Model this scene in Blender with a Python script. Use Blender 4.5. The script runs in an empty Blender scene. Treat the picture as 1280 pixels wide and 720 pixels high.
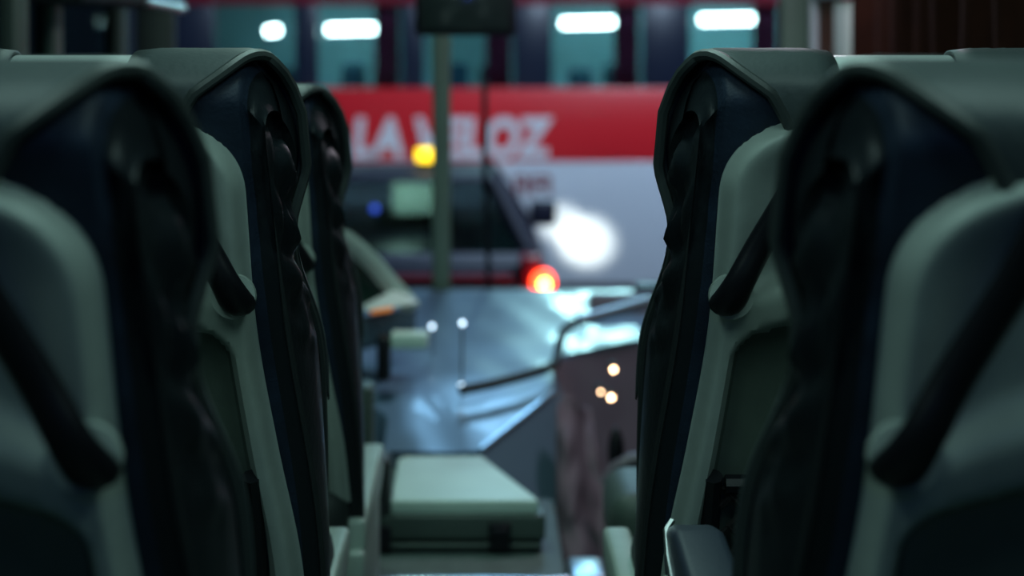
import bpy, bmesh, math, random
from mathutils import Vector, Matrix, noise
random.seed(7)
SC = bpy.context.scene
COL = SC.collection

# ------------------------------------------------------------------ camera
CAM_Z, F_PX, VPX, VPY = 1.2, 2340.0, 603.0, 40.0
cam_d = bpy.data.cameras.new('camera')
cam = bpy.data.objects.new('camera', cam_d); COL.objects.link(cam)
cam.location = (0, 0, CAM_Z); cam.rotation_euler = (math.pi / 2, 0, 0)
cam_d.sensor_width = 36; cam_d.lens = F_PX / 1280 * 36
cam_d.shift_x = (640 - VPX) / 1280; cam_d.shift_y = (VPY - 360) / 1280
cam_d.clip_start = .05; cam_d.clip_end = 200
cam_d.dof.use_dof = True; cam_d.dof.focus_distance = 2.06; cam_d.dof.aperture_fstop = 3.2
SC.camera = cam

# ------------------------------------------------------------------ world, exposure, lights
w = bpy.data.worlds.new('night'); SC.world = w; w.use_nodes = True
bg = w.node_tree.nodes['Background']; bg.inputs[0].default_value = (.02, .035, .06, 1); bg.inputs[1].default_value = .4
SC.view_settings.view_transform = 'Standard'; SC.view_settings.look = 'None'
SC.view_settings.gamma = 1; SC.view_settings.use_curve_mapping = False
SC.view_settings.exposure = 0.0

def area(name, loc, target, size, power, color, size_y=None):
    l = bpy.data.lights.new(name, 'AREA'); l.energy = power; l.color = color
    l.size = size
    if size_y: l.shape = 'RECTANGLE'; l.size_y = size_y
    o = bpy.data.objects.new(name, l); COL.objects.link(o); o.location = loc
    d = Vector(target) - Vector(loc); o.rotation_euler = d.to_track_quat('-Z', 'Y').to_euler()
    return o
area('ceiling_strip_front', (0, 2.5, 2.0), (0, 2.5, 0), .25, 8.0, (.62, 1, .92), 1.6)
for sx in (-1, 1):
    area('ceiling_strip_rear', (sx * .52, .85, 2.0), (sx * .45, 1.1, 0.5), .3, 5.4, (.64, 1, .93), 1.0)
area('blue_night_light', (0.0, -1.0, 1.85), (0, 1.3, 1.0), .12, 1.2, (.06, .13, 1))
area('driver_fill_light', (-.35, 3.9, 1.98), (-.25, 4.2, .3), .2, 5.0, (.62, 1, .88))  # added fill brightening the instrument hood, left pillars and box lid
area('console_sheen_light', (.3, 9.2, 3.7), (.1, 4.8, .3), 1.3, 60, (.3, .62, 1), .6)  # unseen area light added outside for the blue sheen on the console
area('bus_fill_light', (1.5, 8.5, 5.0), (1.2, 15, .4), 1.6, 470, (.62, .77, 1))  # unseen area light added outside to brighten the bus side and car
area('console_glint_light_low', (.92, 14.3, 3.02), (.35, 5.0, .4), .6, 24, (.5, .95, 1), .22)  # this and the next: unseen lights added for the console highlights
area('console_glint_light_high', (.95, 14.3, 3.45), (.35, 5.0, .4), .45, 20, (.5, .95, 1), .25)
area('entrance_fill_mauve', (.75, 4.5, 1.85), (.35, 4.6, .1), .25, 8.0, (.95, .84, 1))  # added fill brightening the entrance well and console flank

# ------------------------------------------------------------------ helpers
def at(px, py, d):
    return Vector(((px - VPX) * d / F_PX, d, CAM_Z - (py - VPY) * d / F_PX))

def mat(name, col, rough=.5, metal=0, spec=.5, bump=0, scale=60, var=0, emit=None, estr=0, coat=0):
    m = bpy.data.materials.new(name); m.use_nodes = True
    nt = m.node_tree; p = nt.nodes['Principled BSDF']
    p.inputs['Base Color'].default_value = (*col, 1); p.inputs['Roughness'].default_value = rough
    p.inputs['Metallic'].default_value = metal; p.inputs['Specular IOR Level'].default_value = spec
    p.inputs['Coat Weight'].default_value = coat
    if emit: p.inputs['Emission Color'].default_value = (*emit, 1); p.inputs['Emission Strength'].default_value = estr
    if bump or var:
        tc = nt.nodes.new('ShaderNodeTexCoord'); n = nt.nodes.new('ShaderNodeTexNoise')
        n.inputs['Scale'].default_value = scale; n.inputs['Detail'].default_value = 4
        nt.links.new(tc.outputs['Object'], n.inputs['Vector'])
        if bump:
            b = nt.nodes.new('ShaderNodeBump'); b.inputs['Strength'].default_value = bump; b.inputs['Distance'].default_value = .004
            nt.links.new(n.outputs['Fac'], b.inputs['Height']); nt.links.new(b.outputs['Normal'], p.inputs['Normal'])
        if var:
            n2 = nt.nodes.new('ShaderNodeTexNoise'); n2.inputs['Scale'].default_value = scale * .12
            nt.links.new(tc.outputs['Object'], n2.inputs['Vector'])
            r = nt.nodes.new('ShaderNodeValToRGB')
            r.color_ramp.elements[0].position = .3; r.color_ramp.elements[1].position = .75
            r.color_ramp.elements[0].color = (*[c * (1 - var) for c in col], 1)
            r.color_ramp.elements[1].color = (*[min(1, c * (1 + var)) for c in col], 1)
            nt.links.new(n2.outputs['Fac'], r.inputs['Fac']); nt.links.new(r.outputs['Color'], p.inputs['Base Color'])
    return m

def glass_mat(name, tint, refl=.06, amt=.5):
    m = bpy.data.materials.new(name); m.use_nodes = True; nt = m.node_tree
    nt.nodes.remove(nt.nodes['Principled BSDF']); out = nt.nodes['Material Output']
    t = nt.nodes.new('ShaderNodeBsdfTransparent'); t.inputs[0].default_value = (*tint, 1)
    g = nt.nodes.new('ShaderNodeBsdfGlossy'); g.inputs['Roughness'].default_value = .02
    f = nt.nodes.new('ShaderNodeLayerWeight'); f.inputs['Blend'].default_value = refl * 4
    k = nt.nodes.new('ShaderNodeMath'); k.operation = 'MULTIPLY'; k.inputs[1].default_value = amt
    x = nt.nodes.new('ShaderNodeMixShader')
    nt.links.new(f.outputs['Fresnel'], k.inputs[0]); nt.links.new(k.outputs[0], x.inputs[0])
    nt.links.new(t.outputs[0], x.inputs[1]); nt.links.new(g.outputs[0], x.inputs[2]); nt.links.new(x.outputs[0], out.inputs['Surface'])
    return m

M = dict(
    navy=mat('navy_upholstery', (.013, .024, .045), .55, spec=.35, bump=.25, scale=220, var=.25),
    gusset=mat('black_leatherette', (.010, .0145, .018), .40, spec=.28, bump=.2, scale=90),
    cap=mat('charcoal_leatherette', (.055, .072, .074), .5, spec=.4, bump=.12, scale=160, var=.1),
    panel=mat('pale_grey_leather', (.80, .88, .86), .28, spec=.6, bump=.08, scale=120, var=.08, coat=.5),
    edge=mat('grey_piping', (.042, .054, .053), .45, bump=.1, scale=300),
    piping=mat('dark_piping', (.022, .028, .029), .5, bump=.1, scale=300),
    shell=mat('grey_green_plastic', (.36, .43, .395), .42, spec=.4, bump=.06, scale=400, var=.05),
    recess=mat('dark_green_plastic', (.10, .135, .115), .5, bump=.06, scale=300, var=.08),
    black=mat('black_plastic', (.006, .007, .010), .4, spec=.35, bump=.05, scale=200),
    armpad=mat('navy_armrest_pad', (.02, .03, .05), .5, bump=.1, scale=150),
    silver=mat('silver_trim', (.6, .63, .65), .3, metal=1),
    pale=mat('pale_plastic', (.36, .45, .40), .5, bump=.05, scale=200, var=.06),
    net=mat('black_net', (.006, .006, .007), .8),
    dash=mat('blue_grey_vinyl', (.12, .20, .30), .33, spec=.6, bump=.05, scale=3.5, var=.12, coat=.12),
    dashside=mat('slate_vinyl', (.10, .155, .21), .5, bump=.2, scale=12, var=.12),
    dark=mat('dark_grey_vinyl', (.02, .028, .028), .6, bump=.1, scale=60, var=.15),
    darkgreen=mat('grey_green_vinyl', (.07, .10, .085), .55, bump=.15, scale=60, var=.12),
    lid=mat('mint_lid_plastic', (.62, .80, .70), .5, bump=.05, scale=80, var=.05),
    boxbody=mat('dark_green_box_plastic', (.07, .10, .085), .5, bump=.1, scale=80, var=.1),
    steel=mat('brushed_aluminium', (.55, .65, .72), .3, metal=.8, bump=.05, scale=120),
    floor=mat('grey_rubber_floor', (.085, .125, .115), .6, bump=.3, scale=200, var=.15),
    wall=mat('grey_green_wall_panel', (.055, .075, .065), .6, bump=.1, scale=40, var=.12),
    ceil=mat('grey_ceiling_lining', (.16, .19, .18), .8, bump=.2, scale=90),
    curtain=mat('brown_curtain', (.022, .006, .003), .9, spec=.1, bump=.3, scale=180, var=.2),
    frame=mat('pale_blue_frame', (.55, .66, .70), .45, bump=.05, scale=90),
    brownp=mat('brown_panel', (.16, .05, .02), .6, bump=.15, scale=40, var=.25),
    palep=mat('pale_green_panel', (.75, .88, .78), .6, bump=.05, scale=60, var=.05),
    pillar=mat('sage_pillar_paint', (.12, .20, .15), .5, bump=.06, scale=60, var=.1),
    mauve=mat('mauve_reflection_tint', (.115, .085, .105), .7, bump=.3, scale=40, var=.35),  # pinkish reflections put into the sheet's colour
    mauvep=mat('mauve_door_lining', (.18, .155, .185), .45, bump=.15, scale=20, var=.2),
    wind=glass_mat('windscreen_glass', (.93, .97, .97), .03),
    tint=glass_mat('tinted_glass', (.42, .5, .5), .02, .05),
    busglass=glass_mat('bus_window_glass', (.66, .74, .78), .04),
    red=mat('red_bus_paint', (.80, .018, .03), .35, coat=.2, bump=.02, scale=3, var=.08),
    darkred=mat('dark_red_bus_paint', (.22, .012, .03), .4, bump=.02, scale=3, var=.1),
    white=mat('white_bus_paint', (.62, .66, .74), .4, coat=.2, bump=.02, scale=3, var=.05),
    navybus=mat('navy_window_surround', (.012, .018, .04), .35, bump=.02, scale=5),
    letter=mat('white_lettering', (.80, .78, .84), .5, bump=.02, scale=30),
    teal=mat('teal_cabin_wall', (.26, .55, .60), .7, bump=.05, scale=12, var=.2),
    magenta=mat('magenta_curtain', (.20, .03, .07), .85, bump=.3, scale=60, var=.2),
    tube=mat('fluorescent_tube', (1, 1, 1), .4, emit=(.80, 1, .93), estr=26),
    seatblue=mat('teal_seat_cloth', (.02, .10, .13), .8, bump=.2, scale=90),
    suv=mat('black_car_paint', (.010, .011, .024), .5, spec=.25, bump=.01, scale=5),
    suvin=mat('black_car_interior', (.01, .01, .012), .7, bump=.1, scale=60),
    rubber=mat('black_rubber', (.012, .012, .012), .8, bump=.2, scale=90),
    rim=mat('alloy_wheel', (.4, .4, .42), .35, metal=.9),
    tail=mat('lit_tail_light', (.6, .05, .02), .3, emit=(1, .05, .015), estr=9),
    tailhot=mat('tail_light_bulb', (1, .6, .2), .3, emit=(1, .62, .08), estr=26),
    taildull=mat('unlit_tail_light', (.25, .01, .02), .25, coat=.4),
    beacon=mat('amber_beacon_lens', (.9, .5, .03), .3, emit=(1, .62, .02), estr=3.2),
    bluelamp=mat('blue_lamp', (.05, .1, .8), .3, emit=(.06, .16, 1), estr=.7),
    headlamp=mat('headlamp_lens', (.9, .9, .8), .2, emit=(1, .97, .86), estr=6),
    orange=mat('orange_indicator', (.9, .25, .02), .4, emit=(1, .28, .03), estr=.35),
    gauge=mat('dark_green_gauge_face', (.012, .035, .025), .2, coat=.5, bump=.05, scale=30),
    tip=mat('white_tip_glint', (.9, .95, 1), .3, emit=(.62, .82, 1), estr=4),  # glints on the levers, put in as glowing tips
    warm=mat('warm_lamp', (1, .7, .4), .4, emit=(1, .62, .36), estr=20),
    screen=mat('unlit_screen', (.02, .03, .03), .15, coat=.5, bump=.03, scale=4, var=.3),
    asphalt=mat('wet_asphalt', (.03, .032, .036), .35, bump=.5, scale=30, var=.3),
    patchp=mat('window_bright_patch', (.7, .8, .74), .8, bump=.1, scale=60),  # light patch in the car's rear window, put into a pale colour
    hood=mat('pale_hood_plastic', (.68, .76, .72), .5, bump=.04, scale=120),
    redmark=mat('red_reflection_and_marks', (.22, .008, .02), .4, bump=.03, scale=50),  # red reflection on the car put into colour; also the bus emblem
)

class MB:
    def __init__(s): s.bm = bmesh.new()
    def box(s, x0, x1, y0, y1, z0, z1, bev=0, seg=2, mtx=None):
        b = bmesh.new(); bmesh.ops.create_cube(b, size=1)
        for v in b.verts:
            v.co = Vector(((x0 + x1) / 2 + v.co.x * (x1 - x0), (y0 + y1) / 2 + v.co.y * (y1 - y0), (z0 + z1) / 2 + v.co.z * (z1 - z0)))
        if bev: bmesh.ops.bevel(b, geom=b.edges[:], offset=bev, segments=seg, affect='EDGES', profile=.5)
        if mtx: bmesh.ops.transform(b, matrix=mtx, verts=b.verts)
        s.merge(b); return s
    def hull(s, pts, bev=0, seg=2):
        b = bmesh.new()
        for p in pts: b.verts.new(p)
        r = bmesh.ops.convex_hull(b, input=b.verts)
        bmesh.ops.dissolve_limit(b, angle_limit=.02, verts=b.verts, edges=b.edges)
        if bev: bmesh.ops.bevel(b, geom=b.edges[:], offset=bev, segments=seg, affect='EDGES', profile=.5)
        s.merge(b); return s
    def merge(s, b):
        me = bpy.data.meshes.new('tmp'); b.to_mesh(me); b.free(); s.bm.from_mesh(me); bpy.data.meshes.remove(me)
    def tube(s, path, rad, seg=10, ry=None, closed=False):
        path = [Vector(p) for p in path]; n = len(path)
        rads = rad if isinstance(rad, (list, tuple)) else [rad] * n
        rings = []; up = None
        for i, p in enumerate(path):
            t = (path[min(i + 1, n - 1)] - path[max(i - 1, 0)]).normalized()
            if up is None:
                up = Vector((0, 1, 0)) if abs(t.y) < .9 else Vector((0, 0, 1))
            a = t.cross(up)
            if a.length < 1e-5: a = t.cross(Vector((1, 0, 0)))
            a.normalize(); b2 = a.cross(t).normalized(); up = b2
            k = ry if ry else 1
            rings.append([s.bm.verts.new(p + a * math.cos(q) * rads[i] + b2 * math.sin(q) * rads[i] * k)
                          for q in [2 * math.pi * j / seg for j in range(seg)]])
        for i in range(n - 1):
            for j in range(seg):
                s.bm.faces.new((rings[i][j], rings[i][(j + 1) % seg], rings[i + 1][(j + 1) % seg], rings[i + 1][j]))
        s.bm.faces.new(rings[0][::-1]); s.bm.faces.new(rings[-1]); return s
    def grid(s, rows):
        vs = [[s.bm.verts.new(p) for p in r] for r in rows]
        for i in range(len(vs) - 1):
            for j in range(len(vs[0]) - 1):
                s.bm.faces.new((vs[i][j], vs[i][j + 1], vs[i + 1][j + 1], vs[i + 1][j]))
        return s
    def cyl(s, c, axis, r, h, seg=24, r2=None):
        c = Vector(c); axis = Vector(axis).normalized()
        m = Matrix.Translation(c) @ axis.to_track_quat('Z', 'Y').to_matrix().to_4x4()
        bmesh.ops.create_cone(s.bm, cap_ends=True, segments=seg, radius1=r, radius2=r if r2 is None else r2, depth=h, matrix=m); return s
    def sph(s, c, r, sc=(1, 1, 1), seg=16):
        m = Matrix.Translation(Vector(c)) @ Matrix.Diagonal((*sc, 1))
        bmesh.ops.create_uvsphere(s.bm, u_segments=seg, v_segments=seg // 2 + 2, radius=r, matrix=m); return s
    def build(s, name, m, parent=None, solid=0, smooth=True):
        bm = s.bm
        bmesh.ops.recalc_face_normals(bm, faces=bm.faces)
        for f in bm.faces: f.smooth = smooth
        for e in bm.edges:
            if len(e.link_faces) == 2 and e.calc_face_angle(0) > .7: e.smooth = False
        me = bpy.data.meshes.new(name); bm.to_mesh(me); bm.free(); me.materials.append(m)
        o = bpy.data.objects.new(name, me); COL.objects.link(o)
        if parent: o.parent = parent
        if solid:
            k = o.modifiers.new('thickness', 'SOLIDIFY'); k.thickness = solid; k.offset = 0
        return o

def thing(name, label, cat, loc=(0, 0, 0), group=None, rz=0):
    o = bpy.data.objects.new(name, None); COL.objects.link(o); o.location = loc; o.rotation_euler.z = rz
    o.empty_display_size = .1
    o['label'] = label; o['category'] = cat
    if group: o['group'] = group
    return o
def tag(o, label, cat, group=None):
    o['label'] = label; o['category'] = cat
    if group: o['group'] = group
    return o
def struct(o): o['kind'] = 'structure'; return o
def copy_tree(o, parent=None):
    c = o.copy(); COL.objects.link(c)
    if parent: c.parent = parent
    for ch in list(o.children): copy_tree(ch, c)
    return c
def find(root, name):
    for c in root.children:
        if c.name.split('.')[0] == name: return c
def interp(tab, z):
    n = len(tab)
    if z <= tab[0][0]: return tab[0][1]
    if z >= tab[-1][0]: return tab[-1][1]
    for i in range(n - 1):
        if tab[i][0] <= z <= tab[i + 1][0]:
            x0, y0 = tab[i]; x1, y1 = tab[i + 1]; h = x1 - x0; t = (z - x0) / h
            m0 = ((y1 - tab[i - 1][1]) / (x1 - tab[i - 1][0])) * h if i > 0 else (y1 - y0)
            m1 = ((tab[i + 2][1] - y0) / (tab[i + 2][0] - x0)) * h if i < n - 2 else (y1 - y0)
            return (2*t**3-3*t**2+1)*y0 + (t**3-2*t**2+t)*m0 + (-2*t**3+3*t**2)*y1 + (t**3-t**2)*m1
def sstep(a, b, x):
    t = max(0, min(1, (x - a) / (b - a))); return t * t * (3 - 2 * t)
def lin(a, b, n): return [a + (b - a) * i / (n - 1) for i in range(n)]

# ------------------------------------------------------------------ setting: our coach
FRONT = 5.6
WX = 1.0
PLAT = .17          # raised front platform
struct(MB().box(-WX, WX, -1.6, 3.52, -.06, 0).build('floor', M['floor']))
struct(MB().box(-WX, WX, -1.6, FRONT + .1, 2.08, 2.14).build('ceiling', M['ceil']))
struct(MB().box(-WX - .05, WX + .05, -1.66, -1.6, -.06, 2.14).build('wall_back', M['wall']))
struct(MB().box(-WX, .16, 3.52, 4.14, -.06, PLAT, .012).build('trim_1', M['floor']))
# rounded edge of the raised platform
nos = MB(); 
nos.tube([(-.62, 3.50, PLAT - .005), (-.22, 3.50, PLAT - .004), (-.15, 3.495, PLAT + .002), (0, 3.49, PLAT + .004), (.12, 3.495, PLAT), (.16, 3.52, PLAT - .004)], .012)
struct(nos.build('trim_2', M['steel']))
for side, nm in ((-1, 'left'), (1, 'right')):
    a, b = sorted((side * WX, side * (WX + .05)))
    wl = struct(MB().box(a, b, -1.6, FRONT + .05, -.06, .86).build('wall_' + nm, M['wall']))
    MB().box(a, b, -1.6, FRONT + .05, 1.72, 2.08).build('upper_panel', M['wall'], wl)
    for k, yy in enumerate((-1.5, .2, 1.9, 3.55, 4.42, 5.24) if side < 0 else (-1.5, .2, 1.9, 3.55, 4.78, 5.56)):
        MB().box(a, b, yy - .05, yy + .05, .86, 1.72, .008).build('window_pillar', M['pillar'], wl)
wins = {-1: [(-1.45, .15), (.25, 1.85), (1.95, 3.5), (3.6, 4.37), (4.47, 5.19)], 1: [(-1.45, .15), (.25, 1.85), (1.95, 3.5), (3.6, 4.73)]}
n = 0
for side in (-1, 1):
    for (y0, y1) in wins[side]:
        n += 1
        x = side * (WX + .025)
        struct(MB().box(x - .004, x + .004, y0, y1, .86, 1.72).build('window_%d' % n, M['tint']))
# slim left upright beside the driver and window ledge
MB().box(-.99, -.955, 3.82, 3.95, .86, 2.08, .01).build('trim_3', M['wall'])['kind'] = 'structure'
# front wall under the windscreen and windscreen panes, centre pillar, corner posts
struct(MB().box(-WX - .05, WX + .05, FRONT, FRONT + .06, -.9, .425).build('wall_front', M['dark']))
wf1 = struct(MB().box(-.93, -.145, FRONT + .02, FRONT + .028, .44, 1.86).build('window_%d' % (n + 1), M['wind']))
wf2 = struct(MB().box(-.10, .90, FRONT + .02, FRONT + .028, .44, 1.86).build('window_%d' % (n + 2), M['wind']))
struct(MB().box(-.150, -.095, FRONT, FRONT + .06, .40, 1.9, .012).build('trim_4', M['pillar']))
struct(MB().box(.895, .985, FRONT, FRONT + .07, .40, 1.95, .015).build('trim_5', M['pillar']))
struct(MB().box(-1.04, -.925, FRONT, FRONT + .07, .40, 1.95, .015).build('trim_6', M['wall']))
struct(MB().box(-WX, WX, FRONT, FRONT + .07, 1.86, 2.1).build('trim_7', M['dark']))

# ---- framed side window by the entrance (pale frame, brown strip, pale blind)
wf = struct(MB().box(.965, .985, 5.49, 5.53, .86, 1.33, .004).box(.965, .985, 4.80, 4.845, .86, 1.33, .004)
            .box(.965, .985, 4.80, 5.53, 1.295, 1.33, .004).build('window_%d' % (n + 3), M['frame']))
MB().box(.985, .998, 5.2, 5.50, .86, 1.30).build('brown_panel', M['brownp'], wf)
MB().box(.976, .992, 4.84, 5.2, .86, 1.285, .003).build('pale_panel', M['palep'], wf)

# ---- curtain on the right windows
rows = []
for i in range(16):
    z = .80 + i * (1.90 - .80) / 15; row = []
    for j in range(141):
        y = .6 + j * 4.14 / 140
        row.append((.955 + .022 * math.sin(j * .9 + .6 * math.sin(j * .21)) + .006 * math.sin(z * 4 + j * .5), y, z))
    rows.append(row)
cur = thing('window_curtain', 'dark brown pleated curtain drawn along the right side windows', 'curtain', (.955, 2.7, .8))
o = MB().grid(rows).build('cloth', M['curtain'], cur, solid=.003); o.matrix_parent_inverse = Matrix.Translation((-.955, -2.7, -.8))
rl = MB().tube([(.955, .55, 1.905), (.955, 4.76, 1.905)], .009).build('rail', M['steel'], cur); rl.matrix_parent_inverse = Matrix.Translation((-.955, -2.7, -.8))

def local(root):
    """parts are modelled in world coordinates: cancel the root's offset"""
    for c in root.children:
        c.matrix_parent_inverse = Matrix.Translation(-Vector(root.location))

# ------------------------------------------------------------------ seats
def rec(z): return (1.0 - z) * .36
TH = [(.45, .13), (.6, .155), (.75, .16), (.86, .155), (.97, .105), (1.05, .135), (1.17, .13)]
WF = [(.45, .235), (.6, .243), (.75, .246), (.84, .243), (.97, .2185), (1.07, .234), (1.17, .232)]
WB = [(.45, .256), (.65, .25), (.87, .224), (1.05, .211), (1.17, .205)]
ZB = .45
def S(u, s, off=0.0):
    au = min(1, abs(u)); t = max(0, (au - .83) / .17)
    kk = 0 if s < .42 else 1 if s > .58 else (1 - math.cos((s - .42) / .16 * math.pi)) / 2
    zc = 1.172 - (.035 + .065 * kk) * (1 - math.sqrt(max(0, 1 - t * t))) + off
    h = .045
    if s < .42:
        z = ZB + (zc - h - ZB) * s / .42; y = rec(z) - off; wd = interp(WB, z)
    elif s > .58:
        z = ZB + (zc - h - ZB) * (1 - s) / .42; y = rec(z) + interp(TH, z) + off; wd = interp(WF, z)
    else:
        a = (s - .42) / .16 * math.pi
        z = zc - h + h * math.sin(a); zz = zc - h; th = interp(TH, zz)
        k = (1 - math.cos(a)) / 2
        y = rec(zz) + th / 2 - (th / 2 + off) * math.cos(a); wd = interp(WB, z) * (1 - k) + interp(WF, z) * k
    y += (.012 if s < .5 else -.016) * au ** 8
    return Vector((u * (wd + off), y, z))
ULIST = [-1, -.985, -.96, -.93, -.9, -.86, -.82, -.77, -.72, -.64, -.56, -.48, -.4, -.3, -.2, -.1, 0,
         .1, .2, .3, .4, .48, .56, .64, .72, .77, .82, .86, .9, .93, .96, .985, 1]
ULB = [math.sin(t * math.pi / 2) * .45 + t * .55 for t in lin(-1, 1, 91)]
def crumple(p, u, s):
    if s < .45 and p.z < 1.122:                                             # hollow behind the plastic shell
        da = shell_w(p.z) - abs(p.x)
        db = 1.1225 - .1 * (1 - max(0, 1 - min(1, abs(p.x) / .192) ** 2.5) ** .4) - p.z
        if da > 0 and db > 0: p = p + Vector((0, .040 * sstep(.004, .016, da * db / math.hypot(da, db)), 0))
    k = sstep(.88, .93, abs(u)) * (1 - sstep(.985, 1, abs(u))) * sstep(.30, .36, s) * (1 - sstep(.5, .56, s))
    if k: p = p + Vector((0, .012, -.006)) * k + Vector((0, 1, .5)) * (.010 * k * noise.noise(Vector((p.x * 60, p.z * 55, 4))))
    return p
def hem(u):
    return interp([(0, .352), (.3, .36), (.45, .380), (.6, .412), (.8, .452), (.9, .492), (.96, .53), (1, .565)], abs(u))

def shell_w(z):
    wd = interp([(.5, .238), (.61, .229), (.73, .210), (.87, .192), (1.01, .187), (1.125, .185)], z)
    if z > 1.022: wd *= max(0, 1 - min(1, (z - 1.022) / .1005) ** 2.5) ** .4
    return wd
def shell_y(x, z, want=False):
    ws = shell_w(z); ax = abs(x)
    ztop = 1.1225 - .1 * (1 - max(0, 1 - min(1, ax / .192) ** 2.5) ** .4)
    da, db = max(1e-5, ws - ax), max(1e-5, ztop - z)
    d = da * db / math.hypot(da, db)
    y = rec(z) - .011
    y += .013 * (1 - sstep(0, .016, d)) - .010 * sstep(0, .018, d)          # rim
    inn = sstep(.018, .05, d)
    zl = .892 + .085 * max(0, 1 - ax / .195) ** 1.3
    up = sstep(zl - .004, zl + .035, z)
    y += inn * up * (.020 - .010 * (1 - (ax / .2) ** 2))                    # dished upper panel
    y += -.012 * (1 - up) * sstep(zl - .10, zl, z) * inn                    # lip below the dish
    w2 = interp([(.5, .205), (.61, .2), (.73, .182), (.87, .166)], z)
    c = .03
    zt2 = .868 + .05 * max(0, 1 - ax / .17)
    qx, qz = max(0, ax - (w2 - c)), max(0, z - (zt2 - c))
    dist = c - math.hypot(qx, qz)
    y += .026 * sstep(-.002, .012, dist)                                    # lower recess
    if want: return dist
    return y

cache = {}
def make_seat(side):
    """side +1: seat right of the aisle (its aisle edge is local -x); -1 mirrored."""
    root = thing('coach_seat', '', 'seat')
    def mx(p): return Vector((p[0] * side, p[1], p[2]))
    ss = lin(0, .42, 80) + lin(.43, .57, 15) + lin(.58, 1, 22)
    MB().grid([[mx(crumple(S(u, s), u, s)) for u in ULB] for s in ss]).build('backrest', M['navy'], root)
    bk = find(root, 'backrest'); bk.data.materials.append(M['gusset'])
    nu = len(ULB) - 1; rows_n = len(ss) - 1
    for p in bk.data.polygons:
        i, j = divmod(p.index, nu)
        if abs((ULB[j] + ULB[j + 1]) / 2) > .915 and ss[i] < .60: p.material_index = 1
    # side gussets, crumpled
    for sg in (-1, 1):
        rows = []
        for s in lin(0, .42, 60) + lin(.428, .499, 10):
            a, b = S(sg, s), S(sg, 1 - s); row = []
            for k in lin(0, 1, 15):
                p = a.lerp(b, k); z = p.z
                e = 4 * k * (1 - k)
                amp = .012 * e * sstep(.78, .95, z) * (1 - sstep(1.12, 1.135, z) * .5)
                f = noise.noise(Vector((k * 2.2 + z * 7, z * 19 - k * 5, 3.1 * sg))) + .5 * noise.noise(Vector((k * 5, z * 42, 9.0 + sg)))
                crease = math.sin(z * 95 + k * 5 + 2 * noise.noise(Vector((z * 9, k * 2, 1))))
                p.x += sg * (.010 * e + amp * (f * 1.1 + .35 * crease) - .022 * e * sstep(1.03, 1.11, z))
                row.append(mx(p))
            rows.append(row)
        MB().grid(rows).build('side_gusset', M['gusset'], root)
        MB().tube([mx(S(sg * .997, s, .001)) for s in lin(.0, .355, 40)], [.0035] * 30 + [.0035 - i * .00037 for i in range(10)], 6).build('piping', M['piping'], root)
        # head cover wing and its rolled hem
        us = [u for u in ULIST if u * sg >= .29]
        rows = []
        for q in lin(0, 1, 34):
            row = []
            for u in us:
                s0 = hem(u); s = s0 + (.78 - s0) * (q ** 1.3)
                off = .009 - .003 * sstep(.05, 0, abs(u) - .29)
                row.append(mx(S(u, s, off)))
            rows.append(row)
        hc = MB().grid(rows).build('head_cover', M['cap'], root, solid=.004)
        un = lin(.3, 1, 40)
        MB().tube([mx(S(sg * u, hem(u), .009)) for u in un] + [mx(S(sg * 1.0, s, .009 - .007 * sstep(.57, .66, s))) for s in lin(.575, 1, 50)], [.0065] * 50 + [.0055] * 40, 8).build('hem', M['edge'], hc)
    us = lin(-.3, .3, 13)
    MB().grid([[mx(S(u, .352 + (.8 - .352) * q, .003)) for u in us] for q in lin(0, 1, 34)]).build('headrest_panel', M['panel'], root)['label'] = 'pale leather headrest panel'
    # plastic back shell
    zs = lin(.5, 1.0, 70) + [1.0 + .1222 * math.sin(t * math.pi / 2) for t in lin(.03, 1, 34)]
    us = [math.sin(t * math.pi / 2) for t in lin(-1, 1, 81)]
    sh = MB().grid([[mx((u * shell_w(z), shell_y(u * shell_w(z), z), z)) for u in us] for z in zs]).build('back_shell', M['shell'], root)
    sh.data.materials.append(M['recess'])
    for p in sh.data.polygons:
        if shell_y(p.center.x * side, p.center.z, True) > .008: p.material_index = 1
    # grab handle
    pth = [(-.180, .905), (-.176, .912), (-.166, .935), (-.148, .97), (-.128, 1.008), (-.110, 1.045), (-.097, 1.08), (-.09, 1.10)]
    P = []
    for i, (x, z) in enumerate(pth):
        out = .030 if 1 < i < 6 else (.022 if i in (1, 6) else .008)
        P.append(mx((x, shell_y(x, z) - out, z)))
    # smooth the path
    Q = []
    for i in range(len(P) - 1):
        p0, p1, p2, p3 = P[max(0, i - 1)], P[i], P[i + 1], P[min(len(P) - 1, i + 2)]
        for t in (0, .25, .5, .75):
            Q.append(.5 * ((2 * p1) + (p2 - p0) * t + (2 * p0 - 5 * p1 + 4 * p2 - p3) * t * t + (3 * p1 - p0 - 3 * p2 + p3) * t ** 3))
    Q.append(P[-1]); nq = len(Q)
    R = [interp([(0, .004), (.04, .015), (.12, .0195), (.3, .017), (.6, .0155), (.9, .0145), (1, .012)], i / (nq - 1)) for i in range(nq)]
    MB().tube(Q, R, 14, ry=.75).build('grab_handle', M['black'], root)
    MB().cyl(mx((-.172, shell_y(-.172, .915) - .006, .915)), (0, 1, 0), .024, .012).build('handle_foot', M['shell'], root)
    # net pocket
    fr = MB()
    y_ = lambda x, z: shell_y(x, z) - .012
    def strip(p, r): fr.tube([mx((x, y_(x, z), z)) for x, z in p], r, 8)
    strip([(-.180, z) for z in lin(.5, .70, 8)], .011); strip([(.180, z) for z in lin(.5, .70, 8)], .011)
    strip([(x, .688) for x in lin(-.165, .165, 14)], .011)
    npk = fr.build('net_pocket', M['black'], root)
    nt = MB()
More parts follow.
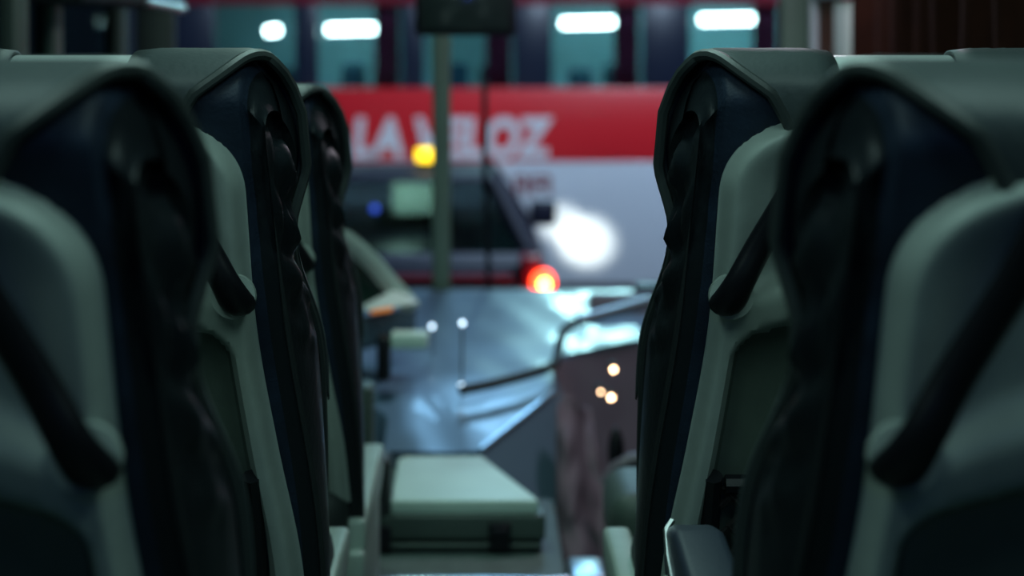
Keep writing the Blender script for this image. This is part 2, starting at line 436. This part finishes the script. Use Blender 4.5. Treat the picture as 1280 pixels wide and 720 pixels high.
    for k in range(-8, 19):
        for dr in (1, -1):
            pts = []
            for z in lin(.5, .685, 9):
                x = -.175 + k * .035 + dr * (z - .5) * 1.0 * .9
                if -.178 <= x <= .178: pts.append(mx((x, y_(x, z) - .003, z)))
            if len(pts) > 1: nt.tube(pts, .0042, 5)
    nt.build('net', M['net'], npk)['kind'] = 'stuff'
    # cushion, base, armrest
    MB().box(-.235, .235, .12, .62, .40, .53, .045, 4).build('seat_cushion', M['dark'], root)
    MB().box(-.21, .21, .16, .60, .30, .40, .01).build('seat_pan', M['black'], root)
    for sx in (-.17, .17):
        MB().box(sx - .025, sx + .025, .2, .55, 0, .31, .008).build('leg', M['dark'], root)
    # armrest pivoting at the back; pale shell with dark pad and silver edge
    ar = thing_part('armrest', root, mx((0, .20, .455)))
    def ax(p): return mx(p)
    MB().hull([ax((x, y, z)) for x in (-.262, -.222) for (y, z) in ((-.02, -.05), (-.02, .015), (.40, .02), (.55, .015), (.565, -.01), (.54, -.035), (.40, -.06))], .008, 3).build('arm_shell', M['pale'], ar)
    MB().hull([ax((x, y, z)) for x in (-.261, -.223) for (y, z) in ((-.05, -.09), (-.05, -.03), (.36, -.06), (.42, -.055), (.42, -.25), (.30, -.25))], .007, 3).build('arm_bracket', M['pale'], ar)
    rb = MB()
    for k in range(5): rb.box(-.255, -.229, .402, .426, -.10 - k * .014 - .004, -.10 - k * .014 + .004, .002, mtx=Matrix.Diagonal((side, 1, 1, 1)))
    rb.build('bracket_ribs', M['pale'], ar)
    return root
def thing_part(name, parent, loc):
    o = bpy.data.objects.new(name, None); COL.objects.link(o); o.parent = parent; o.location = loc; o.empty_display_size = .05
    return o

SEATS = [
    (1, .44, 2.015, 0, 'second seat on the right with pale grey back, black handle and net pocket'),
    (-1, -.44, 2.015, 0, 'second seat on the left with pale grey back, in front of the nearest one'),
    (1, .455, 1.255, 0, 'nearest seat on the right, blue tinted back and handle cut by the frame'),
    (-1, -.437, 1.25, 0, 'nearest seat on the left, largest, its handle cut by the frame'),
    (-1, -.452, 2.86, -.063, 'farthest seat on the left, blurred and narrow beside the red bus'),
]
proto = {1: make_seat(1), -1: make_seat(-1)}
used = set(); seats = []
for (side, x, y, z, lab) in SEATS:
    r_ = proto[side] if side not in used else copy_tree(proto[side])
    used.add(side); r_.location = (x, y, z); r_['label'] = lab; r_['group'] = 'coach seats along the aisle'
    seats.append(r_)
# the near right seat has a padded armrest, swung part way up
s = seats[2]
ar = find(s, 'armrest')
for c in list(ar.children): bpy.data.objects.remove(c)
ar.location = (-.008, .25, .650); ar.rotation_euler.x = math.radians(4)
MB().hull([(x, y, z) for x in (-.258, -.205) for (y, z) in ((-.02, -.06), (-.02, .03), (.36, .03), (.43, .012), (.455, -.03), (.42, -.06))], .010, 3).build('arm_pad', M['armpad'], ar)
MB().tube([(-.2575, -.02, -.03), (-.2585, .30, -.028), (-.258, .40, -.012), (-.257, .43, .006), (-.25, .44, .012)], .0035, 6).build('arm_trim', M['silver'], ar)
MB().hull([(x, y, z) for x in (-.264, -.256) for (y, z) in ((0, -.09), (0, -.04), (.33, -.04), (.40, -.03), (.40, -.06), (.30, -.10))], .003).build('arm_side', M['pale'], ar)
# the near left seat keeps its armrest folded away behind the back: below the frame
find(seats[3], 'armrest').rotation_euler.x = 0
find(seats[1], 'armrest').location.x -= .018

# folded low front seat on the right
fs = thing('folded_seat', 'low dark green front seat folded flat at right beside entrance', 'seat', (.44, 3.25, 0))
MB().box(.215, .66, 3.12, 3.37, .30, .425, .04, 4).build('seat_cushion', M['darkgreen'], fs)
MB().box(.25, .62, 3.15, 3.34, .0, .31, .01).build('seat_base', M['black'], fs)
local(fs)

# partition behind the driver, left
pt = thing('driver_partition', 'grey green low partition end post behind the driver, left', 'partition', (-.30, 3.78, PLAT))
MB().box(-.262, -.218, 3.72, 3.80, PLAT, .495, .012).build('end_post', M['darkgreen'], pt)
MB().box(-.93, -.262, 3.745, 3.775, PLAT, .48, .006).build('panel', M['darkgreen'], pt)
MB().box(-.216, -.182, 3.70, 3.80, PLAT + .02, .355, .016, 4).build('bumper_pad', M['dark'], pt)
local(pt)

# ------------------------------------------------------------------ front console
dc = thing('front_console', 'wide blue grey vinyl console sloping under the windscreen', 'console', (-.1, 4.9, 0))
def dz(y): return interp([(4.13, .275), (4.46, .345), (4.8, .375), (5.2, .405), (5.56, .432)], y)
rows = []
def right_edge(y): return interp([(4.13, -.005), (4.46, .17), (4.60, .18), (4.75, .19), (4.9, .34), (5.1, .62), (5.55, .88)], y)
def left_edge(y): return -.225 if y < 4.3 else -.225 - (y - 4.3) * .55
for y in lin(4.13, 5.56, 50):
    a, b = left_edge(y), right_edge(y); row = [(a, y, PLAT), (a, y, dz(y) - .012)]
    for k in lin(0, 1, 40):
        x = a + .008 + (b - a - .016) * k
        z = dz(y) + .003 * noise.noise(Vector((x * 7, y * 5, .3))) + .001 * math.sin((x * 3 + y) * 14)
        row.append((x, y, z))
    row += [(b, y, dz(y) - .012)]
    rows.append(row)
MB().grid(rows).build('top_panel', M['dash'], dc)
# right flank, falling from the ridge to the step well
for y0, y1, nm, mt in ((4.13, 4.70, 'side_panel', 'dashside'), (4.70, 5.56, 'well_lining', 'mauvep')):
    rows = []
    for y in lin(y0, y1, 24):
        b = right_edge(y); row = []
        for k in lin(0, 1, 10):
            row.append((b + .19 * k * (1 - .65 * sstep(4.6, 4.8, y)), y - .05 * k, dz(y) - .010 - k * (dz(y) + .02)))
        rows.append(row)
    MB().grid(rows).build(nm, M[mt], dc)
# front face
fr = MB(); fr.grid([[(x, 4.13 - .01, z) for x in lin(-.225, -.004, 10)] for z in lin(.0, .27, 5)]); fr.build('front_panel', M['dashside'], dc)
# bright rolled seam along the ridge
MB().tube([(right_edge(y) - .004, y, dz(y) - .002) for y in lin(4.14, 4.46, 14)], .007, 8).build('edge_welt', M['steel'], dc)
local(dc)

# bent grab rail at the entrance
gr = thing('grab_rail', 'bent dark grab rail with silver top bar, at the entrance', 'rail', at(697, 448, 4.7))
MB().tube([at(812, 379, 4.95), at(780, 387, 4.9), at(740, 398, 4.83), at(716, 404, 4.8), at(704, 414, 4.77), at(699, 430, 4.70), at(697, 446, 4.62),
           at(692, 457, 4.56), at(680, 462, 4.50), at(650, 471, 4.44), at(615, 480, 4.40), at(585, 486, 4.37), at(576, 488, 4.36)], .012, 10).build('bent_tube', M['dark'], gr)
MB().tube([at(812, 376, 4.93), at(722, 401, 4.79)], .013, 10).build('top_bar', M['steel'], gr)
local(gr)

# gear levers on the console
for (pb, ptop, dd, lab) in (((577, 482), (578, 404), 4.40, 'taller slim console lever with a painted white glint at each end'),
                            ((541, 430), (540, 408), 4.75, 'short console lever with one painted white glint at the tip, left of the taller')):
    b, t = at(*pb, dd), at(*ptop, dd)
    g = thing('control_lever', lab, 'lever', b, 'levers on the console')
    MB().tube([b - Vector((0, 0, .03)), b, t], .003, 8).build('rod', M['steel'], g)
    MB().sph(t, .006).build('tip_glint', M['tip'], g)  # glint at the lever end, painted as a glowing ball
    if pb[0] == 577: MB().sph(b, .006).build('tip_glint', M['tip'], g)
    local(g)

# instrument binnacle (driver side)
ib = thing('instrument_panel', 'pale curved instrument hood with dark face and orange light, left', 'instrument', at(470, 395, 4.5))
D = 4.5
rim = [(418, 286), (437, 290), (455, 304), (474, 322), (492, 343), (507, 360), (520, 374), (524, 381)]
rows = []
for k in lin(0, 1, 6):
    rows.append([at(px - 3 * k, py + 2 * k, D + .16 * k) for px, py in rim])
rows2 = [[at(px - 16 + 3*i*0, py + 15, D + .005) for i, (px, py) in enumerate(rim)]] + rows
MB().grid(rows2).build('hood', M['hood'], ib, solid=.006)
MB().hull([at(418, 300, D + .05), at(440, 312, D + .05), at(500, 372, D + .03), at(455, 385, D + .03), at(418, 392, D + .03),
           at(418, 300, D + .09), at(440, 312, D + .09), at(500, 372, D + .09), at(418, 392, D + .09)], .004).build('gauge_face', M['gauge'], ib)
dl = at(466, 326, D + .035)
MB().hull([at(457, 315, D + .03), at(467, 313, D + .03), at(478, 328, D + .03), at(470, 340, D + .03), at(460, 330, D + .03), at(468, 326, D + .05)], .002).build('face_reflection', M['lid'], ib)  # pale patch painting the light reflection on the gauge face
MB().hull([at(452, 382, D - .02), at(492, 362, D - .0), at(524, 376, D - .02), at(518, 380, D - .05), at(458, 390, D - .05), at(490, 372, D + .06), at(455, 386, D + .06)], .004).build('lower_shelf', M['hood'], ib)
MB().hull([at(462, 388, D - .055), at(492, 383, D - .055), at(490, 389, D - .055), at(464, 393, D - .055), at(478, 388, D - .03)], .001).build('warning_light', M['orange'], ib)
MB().hull([at(440, 398, D), at(520, 384, D), at(520, 415, D), at(445, 440, D), at(440, 398, D + .2), at(520, 384, D + .2), at(520, 420, D + .2), at(445, 440, D + .2)], .01).build('column_cover', M['dashside'], ib)
local(ib)
c = at(512, 424, 4.42)
tag(MB().box(c.x - .044, c.x + .044, c.y - .03, c.y + .03, c.z - .020, c.z + .018, .008, 3).build('small_box', M['lid']),
    'small pale box on the console below the instrument hood', 'box')
c = at(480, 445, 4.40)
tag(MB().box(c.x - .016, c.x + .016, c.y - .03, c.y + .03, c.z - .055, c.z + .05, .008, 3).build('switch_column', M['black']),
    'black upright switch block left of the small pale box', 'switch')
c = at(808, 360, 5.35)
tag(MB().box(c.x - .035, c.x + .08, c.y - .04, c.y + .04, c.z - .04, c.z + .012, .008).build('ticket_machine', M['black']),
    'small black device at the right end of the console', 'device')

# ------------------------------------------------------------------ cool box with latch
cb = thing('storage_box', 'low box with mint lid and black latch at the aisle end', 'box', (-.03, 3.9, PLAT))
def prism(pts, z0, z1, bev, seg=3): return MB().hull([(x, y, z) for x, y in pts for z in (z0, z1)], bev, seg)
lid = [(-.182, 3.71), (.112, 3.71), (.108, 3.735), (.0, 4.10), (-.17, 4.10), (-.184, 4.08)]
prism(lid, .243, .272, .006).build('lid', M['lid'], cb)
prism([(-.21, 3.70), (.125, 3.70), (.125, 3.75), (.01, 4.105), (-.21, 4.105)], .195, .245, .006).build('body', M['boxbody'], cb)
prism([(-.20, 3.71), (.118, 3.71), (.118, 3.75), (.01, 4.105), (-.20, 4.105)], PLAT, .190, .003).build('base', M['dark'], cb)
lt = MB().box(.012, .056, 3.685, 3.702, .175, .232, .004).build('latch', M['black'], cb)
MB().box(.018, .050, 3.678, 3.69, .205, .222, .003).build('latch_tongue', M['black'], lt)
MB().box(-.205, -.180, 3.685, 3.702, .172, .225, .004).build('hinge', M['black'], cb)
MB().tube([(-.20, 3.695, .186), (.115, 3.695, .186)], .005, 8).build('edge_strip', M['darkgreen'], cb)
local(cb)
# bright aluminium step edge
tag(MB().box(.165, .24, 3.56, 3.70, .02, .165, .012, 3).build('step_box', M['steel']), 'bright aluminium step corner right of the low box', 'step')

# ------------------------------------------------------------------ entrance well
struct(MB().box(.16, WX, 3.52, FRONT, -.42, -.36).build('trim_8', M['dark']))
dr = struct(MB().box(.30, .985, 5.28, 5.33, -.36, .46, .01).build('door_1', M['mauvep']))
MB().tube([(.34, 5.26, -.1), (.34, 5.24, .0), (.34, 5.24, .3), (.34, 5.27, .36)], .012).build('door_handle', M['black'], dr)
# mauve sheet added to imitate pinkish reflections beside the step
rows = []
for i, v in enumerate(lin(0, 1, 30)):
    row = []
    for k in lin(0, 1, 34):
        x = .17 + k * (.085 + .045 * v) - .015 * v * (1 - k)
        y = 4.30 - .42 * v + .022 * math.sin(k * 9 + v * 3 + 1.5 * math.sin(v * 5)) * (.3 + .7 * v) + .035 * noise.noise(Vector((k * 4, v * 6, 2))) + .08 * k
        row.append((x, y, .34 - .33 * v + .02 * math.sin(k * 5)))
    rows.append(row)
tag(MB().grid(rows).build('reflection_sheet', M['mauve'], solid=.004), 'crumpled mauve sheet added for pinkish reflections beside the entrance step', 'cloth')
c = at(770, 566, 4.1)
tag(MB().sph(c, .03, (.62, .8, 1.9)).build('door_knob', M['black']), 'black upright knob standing against the mauve lining', 'knob')
hp = MB().tube([at(757, 606, 3.95), at(770, 585, 3.95), at(790, 575, 3.95), at(830, 570, 3.95), at(850, 640, 3.95), Vector((.42, 3.95, -.37))], .016).build('hand_rail', M['mauvep'])
tag(hp, 'mauve curved rail above the folded front seat', 'rail')
for (px, py, dd, r, lab) in ((767, 462, 4.72, .0050, 'topmost of three small warm lamps in the entrance'),
                             (764, 497, 4.70, .0055, 'lowest right of three small warm lamps in the entrance'),
                             (751, 490, 4.68, .0030, 'faintest, leftmost of three small warm lamps in the entrance')):
    c = at(px, py, dd)
    b = thing('step_lamp', lab, 'lamp', c, 'small lamps in the entrance')
    MB().sph(c, r).build('bulb', M['warm'], b)
    MB().cyl(c + Vector((0, .03, 0)), (0, 1, 0), .012, .05).build('socket', M['dark'], b)
    local(b)

# ------------------------------------------------------------------ ceiling monitor, overhead console
mo = thing('ceiling_monitor', 'dark monitor hanging from the ceiling at the windscreen centre', 'monitor', (-.04, 4.9, 2.08))
MB().box(-.175, .088, 4.86, 4.94, 1.19, 1.36, .012, 3).build('housing', M['black'], mo)
MB().box(-.155, .068, 4.853, 4.862, 1.205, 1.345, .002).build('screen', M['screen'], mo)
MB().box(-.07, -.02, 4.88, 4.92, 1.355, 2.08, .006).build('bracket', M['black'], mo)
local(mo)
oc = thing('overhead_locker', 'dark overhead locker with glossy edge above the driver, top left', 'locker', (-.9, 4.5, 2.08))
MB().hull([(x, y, z) for x, y in ((-.99, 4.05), (-.99, 5.05), (-.80, 5.05), (-.86, 4.05)) for z in (1.262, 1.6)], .02, 3).build('body', M['dark'], oc)
MB().tube([(-.832, 4.62, 1.275), (-.80, 5.0, 1.262)], .012).build('edge_strip', M['silver'], oc)
MB().box(-.97, -.87, 4.2, 4.9, 1.58, 2.08).build('hanger', M['dark'], oc)
local(oc)
# wiper parked upright
wp = thing('windscreen_wiper', 'thin black wiper parked upright right of the centre pillar', 'wiper', (.005, 5.66, .43))
MB().tube([(.02, 5.66, .43), (.012, 5.665, .75)], .008).build('arm', M['black'], wp)
MB().box(-.002, .016, 5.655, 5.672, .72, 1.05, .003).build('blade', M['black'], wp)
local(wp)

# ------------------------------------------------------------------ outside: road, bus, car
struct(MB().box(-30, 30, 5.8, 40, -1.3, -1.2).build('ground', M['asphalt']))
BD = 15.0
def bx(px): return (px - VPX) * BD / F_PX
def bz(py): return CAM_Z - (py - VPY) * BD / F_PX
bus = thing('bus', 'red and white bus with lit windows parked across the view', 'bus', (1.0, BD + 1.2, -1.2))
X0, X1 = bx(200), 6.2
Z_ = dict(bot=-.82, white=bz(202), band=bz(110), winTop=bz(6), roof=1.95)
MB().box(X0, X1, BD, BD + .06, Z_['bot'], Z_['white'], .01).build('lower_side', M['white'], bus)
MB().box(X0, X1, BD - .01, BD + .06, Z_['white'], Z_['band'], .01).build('red_band', M['red'], bus)
MB().box(X0, X1, BD - .01, BD + .06, Z_['winTop'], Z_['roof'], .01).build('upper_band', M['darkred'], bus)
MB().box(X0, X1, BD, BD + 2.4, Z_['roof'], Z_['roof'] + .1, .04).build('roof', M['darkred'], bus)
MB().box(X0, X1, BD + 2.35, BD + 2.4, Z_['bot'], Z_['roof'], .01).build('far_side', M['white'], bus)
MB().box(X0, X0 + .06, BD, BD + 2.4, Z_['bot'], Z_['roof'], .01).build('rear_end', M['darkred'], bus)
MB().box(X1 - .06, X1, BD, BD + 2.4, Z_['bot'], Z_['roof'], .01).build('front_end', M['darkred'], bus)
MB().box(X0, X1, BD + .06, BD + 2.35, Z_['band'] - .35, Z_['band'] - .3).build('cabin_floor', M['seatblue'], bus)
MB().box(X0 + .06, X1 - .06, BD + 1.3, BD + 1.34, Z_['band'] - .3, Z_['roof']).build('cabin_lining', M['teal'], bus)
MB().box(X0 + .06, X1 - .06, BD + .06, BD + 1.3, Z_['winTop'] + .06, Z_['winTop'] + .1).build('cabin_ceiling', M['teal'], bus)
WINS = [(268, 368), (398, 502), (530, 642), (690, 803), (863, 978), (1040, 1150), (1210, 1320), (1380, 1490)]
prev = X0
for i, (a, b) in enumerate(WINS):
    xa, xb = bx(a), bx(b)
    MB().box(prev, xa, BD, BD + .06, Z_['band'], Z_['winTop'], .008).build('window_post', M['navybus'], bus)
    prev = xb
    MB().box(xa, xb, BD + .02, BD + .028, Z_['band'], Z_['winTop']).build('window_pane', M['busglass'], bus)
    # lamp tube inside
    yl = interp([(-100, 42), (341, 38), (449, 36), (748, 28), (918, 24), (1400, 12)], (a + b) / 2)
    if True:
        ww = (b - a) * (.78 if i else .16); mid = (a + b) / 2 + (0 if i else 23)
        k = (BD + .5) / BD
        z = CAM_Z - (yl - VPY) * (BD + .5) / F_PX
        xm = (mid - VPX) * (BD + .5) / F_PX; hw = ww / 2 * (BD + .5) / F_PX
        if i != 2:
            MB().tube([(xm - hw, BD + .5, z - .006), (xm + hw, BD + .5, z + .006)], .032, 10).build('lamp_tube', M['tube'], bus)
    # curtain at the right side of the pane
    rows = []
    for zz in lin(Z_['band'] - .02, Z_['winTop'], 4):
        rows.append([(xb - .02 - q * .20, BD + .12 + .02 * math.sin(q * 30), zz) for q in lin(0, 1, 20)])
    if i >= 1: MB().grid(rows).build('curtain', M['magenta'], bus, solid=.004)
    # seat tops
    for q in (.22, .62):
        xs = xa + (xb - xa) * q
        MB().box(xs, xs + .2, BD + .5, BD + .62, Z_['band'] - .3, Z_['band'] + random.uniform(.14, .24), .04, 3).build('seat', M['seatblue'], bus)
MB().box(prev, X1, BD, BD + .06, Z_['band'], Z_['winTop'], .008).build('window_post', M['navybus'], bus)
# lettering
fc = bpy.data.curves.new('lettering', 'FONT'); fc.body = 'LA VELOZ'; fc.size = 1; fc.extrude = .03; fc.offset = .05; fc.shear = .12; fc.space_character = 1.02
fo = bpy.data.objects.new('tmp_text', fc); COL.objects.link(fo)
bpy.context.view_layer.update()
me = bpy.data.meshes.new_from_object(fo.evaluated_get(bpy.context.evaluated_depsgraph_get()))
bpy.data.objects.remove(fo)
xs = [v.co.x for v in me.vertices]; ys = [v.co.y for v in me.vertices]
tx0, tx1, tz0, tz1 = bx(441), bx(692), bz(198), bz(146)
for v in me.vertices:
    x = tx0 + (v.co.x - min(xs)) / (max(xs) - min(xs)) * (tx1 - tx0)
    z = tz0 + (v.co.y - min(ys)) / (max(ys) - min(ys)) * (tz1 - tz0)
    y = BD - .012 - v.co.z * .3
    v.co = (x, y, z)
me.materials.clear(); me.materials.append(M['letter']); me.name = 'lettering'
lo = bpy.data.objects.new('lettering', me); COL.objects.link(lo); lo.parent = bus
MB().box(bx(435), bx(640), BD - .018, BD - .008, bz(214), bz(203), .002).build('white_stripe', M['letter'], bus)
em = MB()
for (a, b) in ((643, 660), (664, 688)):
    em.box(bx(a), bx(a + 5), BD - .012, BD + .005, bz(243), bz(219)); em.box(bx(b - 5), bx(b), BD - .012, BD + .005, bz(243), bz(219))
    em.box(bx(a), bx(b), BD - .011, BD + .004, bz(223), bz(219)); em.box(bx(a), bx(b), BD - .011, BD + .004, bz(234), bz(229))
em.build('red_emblem', M['redmark'], bus)
for xw in (-1.5, 4.2):
    wh = MB().cyl((xw, BD + .10, -.72), (0, 1, 0), .48, .3, 32).build('wheel', M['rubber'], bus)
    MB().cyl((xw, BD - .055, -.72), (0, 1, 0), .27, .03, 24).build('wheel_hub', M['rim'], wh)
MB().box(X0, X1, BD + .05, BD + 2.3, -.9, -.78).build('underbody', M['rubber'], bus)
local(bus)

# ---- dark car, seen from behind, between us and the bus
car = thing('dark_car', 'black off-road car with amber roof beacon and lit tail light', 'car', (-.56, 11.0, -1.2))
cx, yb = -.56, 9.0
def cp(x, y, z): return (cx + x, yb + y, -1.2 + z)
def loft(sections):
    """sections: list of (y, [(x,z)...]) half outlines mirrored into closed rings"""
    rows = []
    for y, pts in sections:
        ring = [cp(x, y, z) for x, z in pts] + [cp(-x, y, z) for x, z in reversed(pts)]
        rows.append(ring + [ring[0]])
    m = MB().grid(rows)
    bmesh.ops.remove_doubles(m.bm, verts=m.bm.verts, dist=1e-4)
    b = [e for e in m.bm.edges if len(e.link_faces) == 1]
    bmesh.ops.holes_fill(m.bm, edges=b)
    return m
def bodyring(wl, wm, ws, zs): return [(wl * .92, .38), (wl, .5), (wm, .95), (wm, zs - .12), (ws, zs - .02), (ws - .06, zs)]
loft([(0, bodyring(.80, .85, .80, 1.28)), (.05, bodyring(.85, .875, .82, 1.33)), (1.0, bodyring(.86, .885, .83, 1.34)), (2.9, bodyring(.86, .885, .83, 1.30)),
      (3.9, bodyring(.85, .87, .80, 1.18)), (4.25, bodyring(.80, .82, .74, 1.08)), (4.35, bodyring(.74, .76, .68, 1.0))]).build('body', M['suv'], car)
MB().hull([cp(x, y, z) for x in (-.62, .62) for (y, z) in ((.28, 1.65), (.30, 1.69), (1.5, 1.665), (1.6, 1.64))], .02, 3).build('roof', M['suv'], car)
def bar(p, q, r): return MB().tube([cp(*p), cp(*q)], r, 8)
for sx in (-1, 1):
    bar((sx * .80, .12, 1.30), (sx * .615, .30, 1.66), .05).build('rear_pillar', M['suv'], car)
    bar((sx * .81, 2.35, 1.28), (sx * .60, 1.58, 1.64), .04).build('front_pillar', M['suv'], car)
    bar((sx * .815, 1.0, 1.30), (sx * .62, 1.0, 1.65), .035).build('door_pillar', M['suv'], car)
    g = MB(); g.bm.faces.new([g.bm.verts.new(cp(sx * a, b, c)) for a, b, c in ((.80, .15, 1.32), (.81, 2.3, 1.29), (.61, 1.58, 1.64), (.62, .32, 1.65))])
    g.build('side_window', M['tint'], car, solid=.006)
    mr = MB().hull([cp(sx * a, b, c) for a in (.84, 1.00) for b in (2.06, 2.16) for c in (1.25, 1.40)], .03, 3).build('wing_mirror', M['suv'], car)
    for yy in (.85, 3.5):
        wh = MB().cyl(cp(sx * .77, yy, .37), (1, 0, 0), .37, .24, 32).build('wheel', M['rubber'], car)
        MB().cyl(cp(sx * .895, yy, .37), (1, 0, 0), .22, .02, 20).build('wheel_rim', M['rim'], wh)
    tl = MB().box(*[v for p in zip(cp(sx * .79 - .05, -.045, 1.07), cp(sx * .79 + .05, .06, 1.33)) for v in p], .02, 3).build('tail_light', M['taildull'], car)
    if sx > 0:
        c_ = cp(.85, -.07, 1.205)
        lens = MB().sph(c_, .055, (1, .5, 1.1)).build('lit_lens', M['tail'], tl)
        MB().sph(cp(.855, -.10, 1.20), .022).build('bulb', M['tailhot'], tl)
    hl = MB().cyl(cp(sx * .60, 4.36, .88), (0, 1, 0), .10, .05, 20).build('headlamp', M['headlamp'], car)
    l = bpy.data.lights.new('headlamp_beam', 'SPOT'); l.energy = 300 if sx > 0 else 20; l.color = (1, .97, .86); l.spot_size = math.radians(16); l.spot_blend = .75; l.shadow_soft_size = .05
    lo_ = bpy.data.objects.new('headlamp_beam', l); COL.objects.link(lo_); lo_.location = cp(sx * .60, 4.42, .88)
    tgt = Vector((.82, 15, -.48)) if sx > 0 else Vector((-1.2, 15, -.6))
    lo_.rotation_euler = (tgt - lo_.location).to_track_quat('-Z', 'Y').to_euler()
MB().cyl(cp(.45, 4.37, .60), (0, 1, 0), .06, .05, 16).build('added_glow_lamp', M['headlamp'], car)  # unseen lamp added for the second patch of white glow
l = bpy.data.lights.new('glow_fill_beam', 'SPOT'); l.energy = 160; l.color = (1, .97, .86); l.spot_size = math.radians(11); l.spot_blend = .5; l.shadow_soft_size = .04  # added spot painting a smaller glow on the bus side
lo_ = bpy.data.objects.new('glow_fill_beam', l); COL.objects.link(lo_); lo_.location = cp(.45, 4.42, .60)
lo_.rotation_euler = (Vector((.62, 15, -.33)) - lo_.location).to_track_quat('-Z', 'Y').to_euler()
g = MB(); g.bm.faces.new([g.bm.verts.new(cp(a, b, c)) for a, b, c in ((-.75, .09, 1.33), (.75, .09, 1.33), (.57, .29, 1.65), (-.57, .29, 1.65))])
g.build('rear_window', M['tint'], car, solid=.006)
g = MB(); g.bm.faces.new([g.bm.verts.new(cp(a, b, c)) for a, b, c in ((-.76, 2.33, 1.30), (.76, 2.33, 1.30), (.56, 1.58, 1.64), (-.56, 1.58, 1.64))])
g.build('windscreen', M['wind'], car, solid=.006)
MB().box(*[v for p in zip(cp(-.72, -.03, .78), cp(.72, .04, 1.26)) for v in p], .03, 3).build('tailgate', M['suv'], car)
MB().box(*[v for p in zip(cp(-.86, -.14, .45), cp(.86, .1, .68)) for v in p], .04, 3).build('rear_bumper', M['suv'], car)
MB().box(*[v for p in zip(cp(-.70, -.045, 1.20), cp(.70, -.02, 1.235)) for v in p], .008).build('red_streak', M['redmark'], car)  # dark red reflection on the tailgate, put in as a coloured strip
MB().box(*[v for p in zip(cp(.56, -.045, .95), cp(.60, -.025, 1.17)) for v in p], .006).build('red_streak', M['redmark'], car)
for xx in (-.42, .20):
    yy = 1.12 if xx else .7
    ss_ = MB().box(*[v for p in zip(cp(xx - .22, yy, .8), cp(xx + .22, yy + .12, 1.42)) for v in p], .05, 3).build('car_seat', M['suvin'], car)
    MB().box(*[v for p in zip(cp(xx - .12, yy + .02, 1.44), cp(xx + .12, yy + .1, 1.56)) for v in p], .03, 3).build('headrest', M['suvin'], ss_)
MB().box(*[v for p in zip(cp(.075, 1.02, 1.42), cp(.354, 1.06, 1.595)) for v in p], .012, 3).build('window_bright_patch', M['patchp'], car)  # pale panel added to imitate the bright patch behind the rear window
dl_ = bpy.data.lights.new('patch_fill_light', 'POINT'); dl_.energy = 6; dl_.color = (.75, 1, .85); dl_.shadow_soft_size = .05  # added light that brightens the pale panel inside the car
do_ = bpy.data.objects.new('patch_fill_light', dl_); COL.objects.link(do_); do_.location = cp(.15, .72, 1.60)
bc = MB().cyl(cp(.27, .8, 1.70), (0, 0, 1), .05, .05, 20).build('beacon', M['suvin'], car)
MB().hull([cp(.27 + a * .06, .8 + b * .06, z) for a, b in ((1, 0), (.7, .7), (0, 1), (-.7, .7), (-1, 0), (-.7, -.7), (0, -1), (.7, -.7)) for z in (1.72, 1.79)], .012, 3).build('beacon_lens', M['beacon'], bc)
MB().sph(cp(.03, .2, 1.53), .018).build('blue_lamp', M['bluelamp'], car)
local(car)
